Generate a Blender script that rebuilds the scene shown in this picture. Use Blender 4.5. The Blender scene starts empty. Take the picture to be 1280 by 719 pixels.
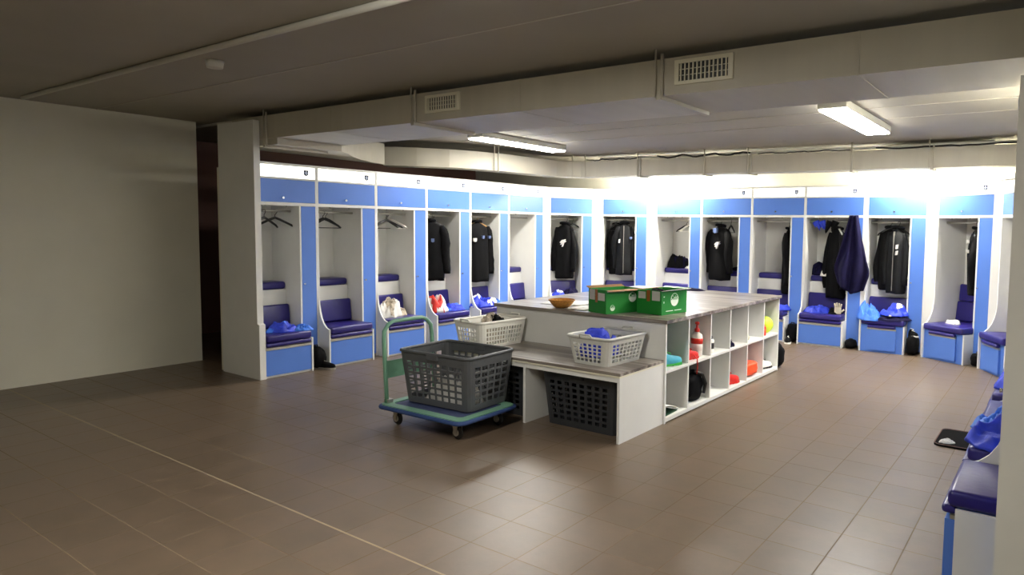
import bpy, bmesh, math, random
from mathutils import Vector, Matrix, noise

# ------------------------------------------------------------------ camera, world, exposure
sc = bpy.context.scene
COL = sc.collection
R = math.radians
cam_d = bpy.data.cameras.new('camera')
cam = bpy.data.objects.new('camera', cam_d); COL.objects.link(cam); sc.camera = cam
F, YAW, PITCH, ROLL, CX, CY, EYE = 844.207, 0.5816, 0.0702, 0.01516, 773.52, 343.0, 1.6
fw = Vector((-math.sin(YAW)*math.cos(PITCH), math.cos(YAW)*math.cos(PITCH), -math.sin(PITCH)))
r0 = Vector((math.cos(YAW), math.sin(YAW), 0)); u0 = r0.cross(fw)
rr = r0*math.cos(ROLL) + u0*math.sin(ROLL); uu = u0*math.cos(ROLL) - r0*math.sin(ROLL)
cam.matrix_world = Matrix(((rr.x, uu.x, -fw.x, 0), (rr.y, uu.y, -fw.y, 0), (rr.z, uu.z, -fw.z, EYE), (0, 0, 0, 1)))
cam_d.sensor_width = 36; cam_d.lens = F/1280*36
cam_d.shift_x = (640-CX)/1280; cam_d.shift_y = (CY-359.5)/1280
cam_d.clip_start = 0.05; cam_d.clip_end = 100
w = bpy.data.worlds.new('world'); sc.world = w; w.use_nodes = True
w.node_tree.nodes['Background'].inputs[0].default_value = (0.9, 0.95, 1, 1)
w.node_tree.nodes['Background'].inputs[1].default_value = 0.1
sc.view_settings.view_transform = 'Standard'; sc.view_settings.look = 'None'
sc.view_settings.gamma = 1; sc.view_settings.use_curve_mapping = False
sc.view_settings.exposure = 1.6
try: sc.cycles.use_denoising = True
except Exception: pass
LAMP = 26.0        # radiance of the ceiling lamp diffusers
SIGN = 0.75         # radiance of the backlit name boards

# ------------------------------------------------------------------ materials
def lin(c):
    return tuple(((x/255)/12.92 if x/255 <= .04045 else ((x/255+.055)/1.055)**2.4) for x in c) + (1,)
def mat(name, rgb, rough=.5, var=.08, scale=6, metal=0, spec=.5, emit=0, bump=0, stretch=(1, 1, 1), coat=0):
    m = bpy.data.materials.new(name); m.use_nodes = True
    nt = m.node_tree; N = nt.nodes; L = nt.links; b = N['Principled BSDF']
    c = lin(rgb)
    tc = N.new('ShaderNodeTexCoord'); mp = N.new('ShaderNodeMapping'); mp.inputs['Scale'].default_value = stretch
    no = N.new('ShaderNodeTexNoise'); no.inputs['Scale'].default_value = scale; no.inputs['Detail'].default_value = 4
    L.new(tc.outputs['Object'], mp.inputs[0]); L.new(mp.outputs[0], no.inputs['Vector'])
    cr = N.new('ShaderNodeValToRGB')
    cr.color_ramp.elements[0].position = .3; cr.color_ramp.elements[1].position = .7
    cr.color_ramp.elements[0].color = tuple(x*(1-var) for x in c[:3])+(1,)
    cr.color_ramp.elements[1].color = tuple(min(1, x*(1+var)) for x in c[:3])+(1,)
    L.new(no.outputs['Fac'], cr.inputs[0]); L.new(cr.outputs[0], b.inputs['Base Color'])
    b.inputs['Roughness'].default_value = rough; b.inputs['Metallic'].default_value = metal
    b.inputs['Specular IOR Level'].default_value = spec
    if coat: b.inputs['Coat Weight'].default_value = coat
    if emit:
        b.inputs['Emission Color'].default_value = c; b.inputs['Emission Strength'].default_value = emit
    if bump:
        bp = N.new('ShaderNodeBump'); bp.inputs['Strength'].default_value = bump; bp.inputs['Distance'].default_value = .01
        L.new(no.outputs['Fac'], bp.inputs['Height']); L.new(bp.outputs[0], b.inputs['Normal'])
    return m
M = {}
M['dimblue'] = mat('faded_blue_print', (78, 94, 134), .7, .05)
M['darkgreen'] = mat('dark_green_card', (24, 70, 44), .6, .05)
M['white'] = mat('white_laminate', (224, 224, 219), .45, .02)
M['edge'] = mat('cream_edging', (226, 222, 200), .5, .02)
M['blue'] = mat('blue_laminate', (82, 124, 208), .4, .02)
M['navy'] = mat('navy_vinyl', (36, 29, 108), .32, .06, 30, bump=.1)
M['alu'] = mat('brushed_aluminium', (190, 188, 180), .35, .05, metal=.8)
M['chrome'] = mat('chrome', (215, 215, 215), .15, .02, metal=1)
M['sign'] = mat('lit_sign_board', (255, 253, 240), .5, 0, emit=SIGN)
M['lamp'] = mat('lamp_diffuser', (255, 251, 243), .5, 0, emit=LAMP)
M['batten'] = mat('batten_tube', (255, 250, 238), .5, 0, emit=230)
M['lampbody'] = mat('lamp_housing', (205, 203, 192), .5, .02)
M['crest'] = mat('crest_navy', (30, 40, 75), .5, .02)
M['crestw'] = mat('crest_white', (190, 200, 220), .5, .02)
M['duct'] = mat('painted_duct_metal', (188, 183, 167), .5, .05, 1.2, stretch=(6, .6, .6), spec=.4)
M['wallw'] = mat('painted_wall', (222, 218, 200), .7, .03, 2)
M['maroon'] = mat('corridor_paint', (96, 62, 52), .7, .05, 2)
M['ceil'] = mat('ceiling_paint', (164, 159, 145), .8, .04, 1.5)
M['plasticdark'] = mat('dark_grey_plastic', (84, 86, 88), .42, .05, 12)
M['plasticblk'] = mat('charcoal_plastic', (50, 52, 55), .45, .05, 12)
M['plasticgrey'] = mat('light_grey_plastic', (200, 200, 192), .4, .03, 12)
M['plasticwhite'] = mat('white_plastic', (238, 236, 226), .4, .03, 12)
M['black'] = mat('black_fabric', (9, 9, 11), .8, .25, 14, spec=.12, bump=.3)
M['blackpl'] = mat('black_plastic', (18, 18, 18), .35, .1)
M['charcoal'] = mat('charcoal_fabric', (24, 25, 27), .75, .2, 14, spec=.12, bump=.3)
M['darknavy'] = mat('dark_navy_fabric', (15, 12, 44), .8, .2, 14, spec=.12, bump=.3)
M['royal'] = mat('royal_blue_fabric', (28, 54, 190), .6, .25, 16, bump=.3)
M['sky'] = mat('bright_blue_fabric', (52, 112, 215), .6, .2, 16, bump=.3)
M['whitef'] = mat('white_fabric', (218, 216, 212), .8, .08, 16, bump=.3)
M['camo'] = mat('beige_print_fabric', (180, 168, 150), .8, .55, 22, bump=.3)
M['red'] = mat('red_fabric', (196, 36, 24), .6, .15, 16, bump=.2)
M['redpl'] = mat('red_plastic', (210, 40, 26), .35, .08)
M['orange'] = mat('orange_fabric', (235, 84, 40), .5, .15, 14, bump=.2)
M['yellow'] = mat('fluorescent_yellow', (205, 232, 60), .5, .08)
M['teal'] = mat('teal_synthetic', (70, 165, 190), .4, .15, 20)
M['lime'] = mat('green_synthetic', (70, 180, 80), .4, .15, 20)
M['beige'] = mat('beige_leather', (205, 196, 170), .7, .1)
M['green'] = mat('green_card', (20, 124, 40), .5, .06, 8)
M['card'] = mat('brown_card', (150, 112, 66), .8, .12, 14)
M['label'] = mat('pale_label', (190, 186, 180), .6, .03)
M['print'] = mat('white_print', (224, 236, 220), .6, .02)
M['tape'] = mat('packing_tape', (150, 84, 36), .35, .1, 20)
M['trolleygreen'] = mat('green_paint', (112, 158, 132), .4, .06)
M['trolleyblue'] = mat('blue_rubber', (44, 68, 118), .55, .1)
M['trolleydeck'] = mat('deck_mat', (62, 72, 110), .7, .15, 30)
M['rubber'] = mat('black_rubber', (28, 27, 27), .6, .1)
M['wicker'] = mat('wicker', (190, 130, 52), .6, .3, 60)
M['paper'] = mat('white_paper', (232, 230, 224), .7, .02)
M['wood'] = mat('pale_wood', (190, 150, 95), .5, .15, 20)
M['mat'] = mat('black_mat', (14, 13, 13), .9, .2, 60, spec=.1, bump=.2)

def wood_top():
    m = bpy.data.materials.new('driftwood_laminate'); m.use_nodes = True
    nt = m.node_tree; N = nt.nodes; L = nt.links; b = N['Principled BSDF']
    g = N.new('ShaderNodeNewGeometry'); mp = N.new('ShaderNodeMapping'); mp.inputs['Scale'].default_value = (.9, 22, 22)
    no = N.new('ShaderNodeTexNoise'); no.inputs['Scale'].default_value = 1; no.inputs['Detail'].default_value = 6
    mp2 = N.new('ShaderNodeMapping'); mp2.inputs['Scale'].default_value = (.7, 7, 7)
    n2 = N.new('ShaderNodeTexNoise'); n2.inputs['Scale'].default_value = 1; n2.inputs['Detail'].default_value = 2
    L.new(g.outputs['Position'], mp.inputs[0]); L.new(mp.outputs[0], no.inputs['Vector'])
    L.new(g.outputs['Position'], mp2.inputs[0]); L.new(mp2.outputs[0], n2.inputs['Vector'])
    ad = N.new('ShaderNodeMath'); ad.operation = 'ADD'; L.new(no.outputs['Fac'], ad.inputs[0]); L.new(n2.outputs['Fac'], ad.inputs[1])
    ml = N.new('ShaderNodeMath'); ml.operation = 'MULTIPLY'; ml.inputs[1].default_value = .5; L.new(ad.outputs[0], ml.inputs[0])
    cr = N.new('ShaderNodeValToRGB'); e = cr.color_ramp.elements
    e[0].position = .40; e[0].color = lin((84, 75, 68)); e[1].position = .60; e[1].color = lin((172, 165, 156))
    x = e.new(.5); x.color = lin((126, 117, 108))
    L.new(ml.outputs[0], cr.inputs[0]); L.new(cr.outputs[0], b.inputs['Base Color'])
    b.inputs['Roughness'].default_value = .3
    return m
M['top'] = wood_top()

def floor_mat():
    m = bpy.data.materials.new('brown_floor_tiles'); m.use_nodes = True
    nt = m.node_tree; N = nt.nodes; L = nt.links; b = N['Principled BSDF']
    g = N.new('ShaderNodeNewGeometry')
    mp = N.new('ShaderNodeMapping'); mp.inputs['Location'].default_value = (.595+.305*60, -2.065+.297*60, 0)
    L.new(g.outputs['Position'], mp.inputs[0])
    br = N.new('ShaderNodeTexBrick'); br.offset = 0; br.squash = 1
    br.inputs['Scale'].default_value = 1; br.inputs['Brick Width'].default_value = .305; br.inputs['Row Height'].default_value = .297
    br.inputs['Mortar Size'].default_value = .003; br.inputs['Mortar Smooth'].default_value = .2
    br.inputs['Color1'].default_value = lin((105, 90, 74)); br.inputs['Color2'].default_value = lin((111, 95, 79))
    br.inputs['Mortar'].default_value = lin((124, 108, 88))
    L.new(mp.outputs[0], br.inputs['Vector'])
    no = N.new('ShaderNodeTexNoise'); no.inputs['Scale'].default_value = 5; no.inputs['Detail'].default_value = 8; no.inputs['Roughness'].default_value = .65
    L.new(g.outputs['Position'], no.inputs['Vector'])
    mx = N.new('ShaderNodeMix'); mx.data_type = 'RGBA'; mx.blend_type = 'MULTIPLY'; mx.inputs['Factor'].default_value = .5
    cr = N.new('ShaderNodeValToRGB'); cr.color_ramp.elements[0].position = .3; cr.color_ramp.elements[0].color = (.62, .62, .62, 1)
    cr.color_ramp.elements[1].position = .7; cr.color_ramp.elements[1].color = (1.15, 1.12, 1.1, 1)
    L.new(no.outputs['Fac'], cr.inputs[0])
    L.new(br.outputs['Color'], mx.inputs[6]); L.new(cr.outputs[0], mx.inputs[7])
    # movement joint, a wider pale grout line
    sp = N.new('ShaderNodeSeparateXYZ'); L.new(g.outputs['Position'], sp.inputs[0])
    sb = N.new('ShaderNodeMath'); sb.operation = 'SUBTRACT'; sb.inputs[1].default_value = 2.065; L.new(sp.outputs['Y'], sb.inputs[0])
    ab = N.new('ShaderNodeMath'); ab.operation = 'ABSOLUTE'; L.new(sb.outputs[0], ab.inputs[0])
    lt = N.new('ShaderNodeMath'); lt.operation = 'LESS_THAN'; lt.inputs[1].default_value = .005; L.new(ab.outputs[0], lt.inputs[0])
    m2 = N.new('ShaderNodeMix'); m2.data_type = 'RGBA'; L.new(lt.outputs[0], m2.inputs['Factor'])
    L.new(mx.outputs[2], m2.inputs[6]); m2.inputs[7].default_value = lin((158, 142, 116))
    L.new(m2.outputs[2], b.inputs['Base Color'])
    rr_ = N.new('ShaderNodeMapRange'); rr_.inputs['To Min'].default_value = .29; rr_.inputs['To Max'].default_value = .44
    L.new(no.outputs['Fac'], rr_.inputs[0]); 
    ra = N.new('ShaderNodeMath'); ra.operation = 'MULTIPLY_ADD'; ra.inputs[1].default_value = .5; ra.use_clamp = True
    L.new(br.outputs['Fac'], ra.inputs[0]); L.new(rr_.outputs[0], ra.inputs[2]); L.new(ra.outputs[0], b.inputs['Roughness'])
    sm = N.new('ShaderNodeMath'); sm.operation = 'MULTIPLY_ADD'; sm.inputs[1].default_value = -.4; sm.inputs[2].default_value = .5
    L.new(br.outputs['Fac'], sm.inputs[0]); L.new(sm.outputs[0], b.inputs['Specular IOR Level'])
    ad = N.new('ShaderNodeMath'); ad.operation = 'MULTIPLY_ADD'; ad.inputs[1].default_value = -1.0
    L.new(br.outputs['Fac'], ad.inputs[0]); L.new(no.outputs['Fac'], ad.inputs[2])
    bp = N.new('ShaderNodeBump'); bp.inputs['Strength'].default_value = .25; bp.inputs['Distance'].default_value = .004
    L.new(ad.outputs[0], bp.inputs['Height']); L.new(bp.outputs[0], b.inputs['Normal'])
    return m
M['floor'] = floor_mat()

# ------------------------------------------------------------------ helpers
def box(bm, x0, x1, y0, y1, z0, z1, bev=0, seg=2, mi=0):
    vs = [bm.verts.new((x, y, z)) for x in (x0, x1) for y in (y0, y1) for z in (z0, z1)]
    fs = [bm.faces.new([vs[i] for i in f]) for f in ((0, 1, 3, 2), (4, 6, 7, 5), (0, 4, 5, 1), (2, 3, 7, 6), (0, 2, 6, 4), (1, 5, 7, 3))]
    for f in fs: f.material_index = mi
    if bev:
        es = list({e for f in fs for e in f.edges})
        bmesh.ops.bevel(bm, geom=es, offset=bev, segments=seg, profile=.5, affect='EDGES', clamp_overlap=True)
    return vs
def prism(bm, pts, axis, a, b, mi=0):
    """polygon pts (2D) extruded along axis from a to b"""
    def P(p, t):
        return {'x': (t, p[0], p[1]), 'y': (p[0], t, p[1]), 'z': (p[0], p[1], t)}[axis]
    A = [bm.verts.new(P(p, a)) for p in pts]; B = [bm.verts.new(P(p, b)) for p in pts]
    n = len(pts); fs = [bm.faces.new(A), bm.faces.new(B[::-1])]
    for i in range(n): fs.append(bm.faces.new((A[i], B[i], B[(i+1) % n], A[(i+1) % n])))
    for f in fs: f.material_index = mi
def tube(bm, pts, rad, seg=8, mi=0, closed=False):
    pts = [Vector(p) for p in pts]; n = len(pts); rings = []
    rads = rad if isinstance(rad, (list, tuple)) else [rad]*n
    prev = None
    for i, p in enumerate(pts):
        if closed: d = pts[(i+1) % n]-pts[i-1]
        else: d = (pts[min(i+1, n-1)]-pts[max(i-1, 0)])
        d.normalize()
        up = Vector((0, 0, 1)) if abs(d.z) < .95 else Vector((1, 0, 0))
        if prev is None: s = d.cross(up).normalized()
        else:
            s = (prev - d*prev.dot(d)).normalized()
        prev = s; t = d.cross(s)
        rings.append([bm.verts.new(p + (s*math.cos(a)+t*math.sin(a))*rads[i]) for a in [2*math.pi*k/seg for k in range(seg)]])
    m = n if closed else n-1
    for i in range(m):
        A, B = rings[i], rings[(i+1) % n]
        for k in range(seg):
            f = bm.faces.new((A[k], A[(k+1) % seg], B[(k+1) % seg], B[k])); f.material_index = mi; f.smooth = True
    if not closed:
        for ring in (rings[0][::-1], rings[-1]):
            f = bm.faces.new(ring); f.material_index = mi
def lathe(bm, prof, seg=20, c=(0, 0), mi=0, sx=1, sy=1):
    rings = []
    for r, z in prof:
        rings.append([bm.verts.new((c[0]+r*sx*math.cos(2*math.pi*k/seg), c[1]+r*sy*math.sin(2*math.pi*k/seg), z)) for k in range(seg)])
    for A, B in zip(rings, rings[1:]):
        for k in range(seg):
            f = bm.faces.new((A[k], A[(k+1) % seg], B[(k+1) % seg], B[k])); f.smooth = True; f.material_index = mi
    bm.faces.new(rings[0][::-1]).material_index = mi; bm.faces.new(rings[-1]).material_index = mi
def NB(): return bmesh.new()
def obj(name, bm, m, parent=None, loc=None, rotz=0, smooth=False, label=None, solid=0, recalc=True):
    if recalc: bmesh.ops.recalc_face_normals(bm, faces=bm.faces)
    me = bpy.data.meshes.new(name); bm.to_mesh(me); bm.free()
    for x in (m if isinstance(m, (list, tuple)) else [m]): me.materials.append(M[x] if isinstance(x, str) else x)
    if smooth:
        for p in me.polygons: p.use_smooth = True
    o = bpy.data.objects.new(name, me); COL.objects.link(o)
    if parent: o.parent = parent
    if loc: o.location = loc
    if rotz: o.rotation_euler.z = rotz
    if label: o['label'] = label
    if solid:
        s = o.modifiers.new('solid', 'SOLIDIFY'); s.thickness = solid; s.offset = 0
    return o
def thing(name, label, cat, loc=(0, 0, 0), rotz=0, group=None):
    o = bpy.data.objects.new(name, None); COL.objects.link(o); o.empty_display_size = .1
    o.location = loc; o.rotation_euler.z = rotz; o['label'] = label; o['category'] = cat
    if group: o['group'] = group
    return o
def tag(o, label, cat, group=None):
    o['label'] = label; o['category'] = cat
    if group: o['group'] = group
    return o
def struct(name, bm, m):
    o = obj(name, bm, m); o['kind'] = 'structure'; return o
def bx(name, dims, m, parent=None, bev=0, seg=2, smooth=False, label=None):
    bm = NB(); box(bm, *dims, bev=bev, seg=seg); return obj(name, bm, m, parent, smooth=smooth, label=label)

# ------------------------------------------------------------------ setting
CEIL = 2.70
bm = NB(); box(bm, -10.3, .8, -2.2, 10.4, -.1, 0); struct('floor', bm, 'floor')
bm = NB(); box(bm, -10.3, .8, -2.2, 10.4, CEIL, CEIL+.1); struct('ceiling', bm, 'ceil')
bm = NB(); box(bm, -10.3, .8, 10.04, 10.2, 0, CEIL); struct('wall_back', bm, 'wallw')
bm = NB(); box(bm, .43, .6, -2.2, 10.04, 0, CEIL); struct('wall_right', bm, 'wallw')
bm = NB(); box(bm, -8.3, .43, -2.2, -2.05, 0, CEIL); struct('wall_front', bm, 'wallw')
bm = NB(); box(bm, -8.3, -8.18, -2.05, 3.78, 0, CEIL); struct('wall_left', bm, 'wallw')
bm = NB(); box(bm, -10.3, -10.15, 2.5, 10.04, 0, CEIL); struct('wall_corridor', bm, 'maroon')
bm = NB(); box(bm, -10.15, -8.3, 2.5, 2.6, 0, CEIL); struct('wall_corridor_end', bm, 'maroon')
bm = NB(); box(bm, -7.50, -7.46, 3.66, 10.04, 0, 2.16); struct('wall_locker_back', bm, 'wallw')
# thin seams and batten on the ceiling
for i, y in enumerate((2.85, 5.45, 6.4, 7.05)):
    bm = NB(); box(bm, -10, .43, y-.004, y+.004, CEIL-.004, CEIL-.0005); struct('trim_%d' % (i+1), bm, 'duct')
bm = NB(); tube(bm, [(-7.9, 2.2, CEIL-.02), (.4, 2.2, CEIL-.02)], .02, 8)
tag(obj('conduit_pipe', bm, 'lampbody'), 'pale conduit pipe running along the brown ceiling nearest the camera', 'pipe')
bm = NB(); box(bm, -10.1, -6.85, 3.93, 3.955, CEIL-.025, CEIL)
tag(obj('cable_trunking', bm, 'lampbody'), 'short pale cable trunking on the ceiling above the white end panel', 'trunking')
bm = NB(); lathe(bm, [(.05, CEIL-.05), (.055, CEIL-.02), (.06, CEIL-.001)], 16, (-4.95, 2.42))
tag(obj('smoke_detector', bm, 'lampbody', smooth=False), 'small white smoke detector on the ceiling by the pale pipe', 'detector')

# ------------------------------------------------------------------ ducts
MD0, MD1 = 2.415, 2.64
t = thing('main_duct', 'wide beige boxed air duct crossing the room with two grilles', 'duct', (0, 0, MD0))
bm = NB()
prism(bm, [(-7.25, 3.70), (.42, 3.70), (.42, 4.42), (-6.15, 4.42), (-7.25, 4.42)], 'z', 0, MD1-MD0)
obj('duct_body', bm, 'duct', t)
bm = NB()
prism(bm, [(-7.20, 3.72), (-6.45, 3.72), (-6.45, 4.42), (-6.62, 4.62), (-6.85, 4.85), (-7.05, 5.08), (-7.22, 5.36), (-7.33, 5.64), (-7.36, 5.64), (-7.2, 4.4)], 'z', -.062, .2)
obj('duct_elbow', bm, 'duct', t)
for i, x in enumerate((-5.55, -3.3, -.95)):
    bm = NB(); box(bm, x-.006, x+.006, 3.696, 4.424, -.003, MD1-MD0+.001); obj('duct_seam', bm, 'duct', t)
def grille(x0, x1, z0, z1, lab):
    g = thing('air_grille', lab, 'air vent', ((x0+x1)/2, 3.70, z0))
    w_, h_ = x1-x0, z1-z0
    bm = NB()
    box(bm, -w_/2, w_/2, -.014, 0, 0, .02); box(bm, -w_/2, w_/2, -.014, 0, h_-.022, h_)
    box(bm, -w_/2, -w_/2+.03, -.014, 0, .02, h_-.022); box(bm, w_/2-.03, w_/2, -.014, 0, .02, h_-.022)
    obj('frame', bm, 'edge', g)
    bx('backing', (-w_/2+.03, w_/2-.03, -.003, -.001, .02, h_-.022), 'blackpl', g)
    n = 12
    for k in range(n):
        x = -w_/2+.03+(w_-.06)*(k+.5)/n
        bx('slat', (x-.005, x+.003, -.012, -.003, .02, h_-.022), 'edge', g)
    for k in range(1, 3):
        z = .02+(h_-.042)*k/3
        bx('crossbar', (-w_/2+.03, w_/2-.03, -.006, -.003, z-.002, z+.002), 'edge', g)
grille(-4.29, -3.905, 2.475, 2.612, 'small cream air grille on the main duct, left of the two')
grille(-2.04, -1.655, 2.47, 2.618, 'larger cream air grille on the main duct, nearer the ceiling lamp')

BD0, BD1 = 2.36, 2.60
inner = [(-7.50, 5.75), (-7.18, 6.03), (-6.92, 6.36), (-6.76, 6.72), (-6.67, 7.1), (-6.62, 7.6), (-6.58, 8.22), (-6.50, 8.38), (-6.30, 8.47), (-5.2, 8.56), (-3.8, 8.66), (-1.3, 8.84), (.42, 8.86)]
def offset(pts, d):
    out = []
    for i, p in enumerate(pts):
        a = Vector(pts[max(i-1, 0)]); b = Vector(pts[min(i+1, len(pts)-1)]); t_ = (b-a).normalized()
        out.append((p[0]-t_.y*d, p[1]+t_.x*d))
    return out
outer = offset(inner, .30)
outer = [(x, y) for x, y in outer]
t = thing('perimeter_duct', 'curved beige air duct hung in front of the back lockers', 'duct', (0, 0, BD0))
bm = NB()
n = len(inner)
lv = {}
for key, pts in (('i', inner), ('o', outer)):
    for z in (0, BD1-BD0): lv[key, z] = [bm.verts.new((p[0], p[1], z)) for p in pts]
zt = BD1-BD0
for i in range(n-1):
    bm.faces.new((lv['i', 0][i], lv['i', 0][i+1], lv['i', zt][i+1], lv['i', zt][i]))
    bm.faces.new((lv['o', 0][i], lv['o', zt][i], lv['o', zt][i+1], lv['o', 0][i+1]))
    bm.faces.new((lv['i', 0][i], lv['o', 0][i], lv['o', 0][i+1], lv['i', 0][i+1]))
    bm.faces.new((lv['i', zt][i], lv['i', zt][i+1], lv['o', zt][i+1], lv['o', zt][i]))
bm.faces.new((lv['i', 0][0], lv['i', zt][0], lv['o', zt][0], lv['o', 0][0]))
bm.faces.new((lv['i', 0][-1], lv['o', 0][-1], lv['o', zt][-1], lv['i', zt][-1]))
obj('duct_body', bm, 'duct', t)
def duct_y(x):
    for a, b in zip(inner[8:], inner[9:]):
        if a[0] <= x <= b[0]: return a[1]+(b[1]-a[1])*(x-a[0])/(b[0]-a[0])
    return 8.86
def hanger_bracket(x, y, z0, z1, dep, lab, double=True):
    h = thing('duct_hanger', lab, 'duct hanger', (x, y, z0), 0)
    for dx in ((-.035, .012) if double else (0,)):
        bm = NB(); tube(bm, [(dx, -.012, -.01), (dx, -.012, CEIL-z0 if dx < 0 or not double else z1-z0+.03)], .006 if dx < 0 else .011, 6)
        obj('rod', bm, 'duct', h)
    bm = NB(); box(bm, -.018, .018, -.03, dep+.03, -.026, -.001); obj('bracket', bm, 'duct', h)
for x, l in ((-6.60, 'end panel'), (-4.42, 'small air grille'), (-2.14, 'larger air grille')):
    hanger_bracket(x, 3.70, MD0-(.062 if x < -6 else 0), MD1, .62, 'grey metal hanger strap under the main duct beside the ' + l)
for x, l, d in ((-5.28, 'above the eighth black hung jackets', True), (-4.26, 'thin rod', False), (-3.6, 'mid', True), (-2.28, 'thin rod r', False), (-1.36, 'r', True)):
    lab = {-5.28: 'grey hanger on the back duct above the pair of black jackets',
           -4.26: 'thin threaded rod hanger on the back duct left of the middle',
           -3.6: 'grey hanger bracket at the middle of the back duct',
           -2.28: 'thin threaded rod hanger on the back duct above the two coats',
           -1.36: 'grey hanger bracket on the back duct nearest the right wall'}[x]
    hanger_bracket(x, duct_y(x), BD0, BD1, .20, lab, d)
t = thing('duct_hanger', 'grey double strap on the curved part of the back duct', 'duct hanger', (-6.685, 7.0, BD0))
for dy in (-.04, .04):
    bm = NB(); tube(bm, [(.01, dy, -.01), (.01, dy, CEIL-BD0)], .008, 6); obj('rod', bm, 'duct', t)
t = thing('duct_hanger', 'grey double strap where the back duct turns the corner', 'duct hanger', (-6.32, 8.44, BD0))
for dx in (-.1, .1):
    bm = NB(); tube(bm, [(dx, .03*dx/.1, -.01), (dx, .03*dx/.1, CEIL-BD0)], .008, 6); obj('rod', bm, 'duct', t)
# conduit and loose cables on top of the back duct
bm = NB(); tube(bm, [(-6.0, 8.56, BD1+.03), (-4.0, 8.70, BD1+.03), (-1.3, 8.90, BD1+.032), (.4, 8.92, BD1+.035)], .018, 8)
tag(obj('conduit_pipe', bm, 'plasticwhite'), 'white conduit pipe lying along the top of the back duct', 'pipe')
random.seed(3)
def cable(x0, x1, seed, lab, rad=.009):
    random.seed(seed); pts = []; n = 26
    for i in range(n):
        x = x0+(x1-x0)*i/(n-1)
        pts.append((x, duct_y(x)+.0+random.uniform(-.006, .006), BD1+(.012 if rad < .012 else .02)+(.006 if rad < .012 else .016)*math.sin(i*.8+seed)+random.uniform(-.005, .005)))
    bm = NB(); tube(bm, pts, rad, 6); tag(obj('cable', bm, 'blackpl'), lab, 'cable')
cable(-6.2, -5.3, 1, 'black cable on the back duct near its corner')
cable(-5.0, -3.6, 2, 'looped black cable bundle on the middle of the back duct', .014)
cable(-3.5, -2.3, 5, 'thin black cable on the back duct right of the cable bundle', .007)
cable(-2.0, .3, 8, 'black cable on the back duct below the right ceiling lamp', .011)

# ------------------------------------------------------------------ ceiling lamps
def lamp(x, y0, y1, wd, lab, along='y', z=CEIL, drop=.085, base=None):
    L_ = y1-y0
    c = (x, (y0+y1)/2, z) if along == 'y' else ((y0+y1)/2, x, z)
    t = thing('ceiling_lamp', lab, 'ceiling lamp', c, 0 if along == 'y' else math.pi/2)
    bm = NB(); box(bm, -wd/2, wd/2, -L_/2, L_/2, -drop+.012, 0, bev=.012); obj('housing', bm, 'lampbody', t)
    bm = NB(); box(bm, -wd/2+.012, wd/2-.012, -L_/2+.02, L_/2-.02, -drop, -drop+.013); obj('diffuser', bm, 'lamp', t)
    return t
lamp(-5.88, 5.80, 7.40, .26, 'bright fluorescent lamp on the ceiling above the left lockers')
lamp(-1.70, 5.82, 7.55, .25, 'bright fluorescent lamp on the ceiling above the right end')
lamp(.08, 4.7, 6.3, .25, 'fluorescent lamp on the ceiling against the right wall')
lamp(-2.35, .65, 2.05, .25, 'fluorescent lamp on the ceiling close to the camera')
for x0, x1, lab in ((-6.1, -4.7, 'fluorescent batten behind the back duct above the left corner'), (-1.95, -.75, 'fluorescent batten behind the back duct above the right corner')):
    t = thing('batten_lamp', lab, 'lamp', ((x0+x1)/2, 9.24, 2.49))
    h = (x1-x0)/2
    bx('housing', (-h, h, -.03, .03, 0, CEIL-2.49), 'lampbody', t)
    bx('added_hood', (-h, h, -.13, .13, -.006, 0), 'lampbody', t)  # unseen hood, added to keep the tube's light off the ceiling
    bm = NB(); tube(bm, [(-h+.03, 0, -.022), (h-.03, 0, -.022)], .02, 10); obj('tube', bm, 'batten', t)

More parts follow.
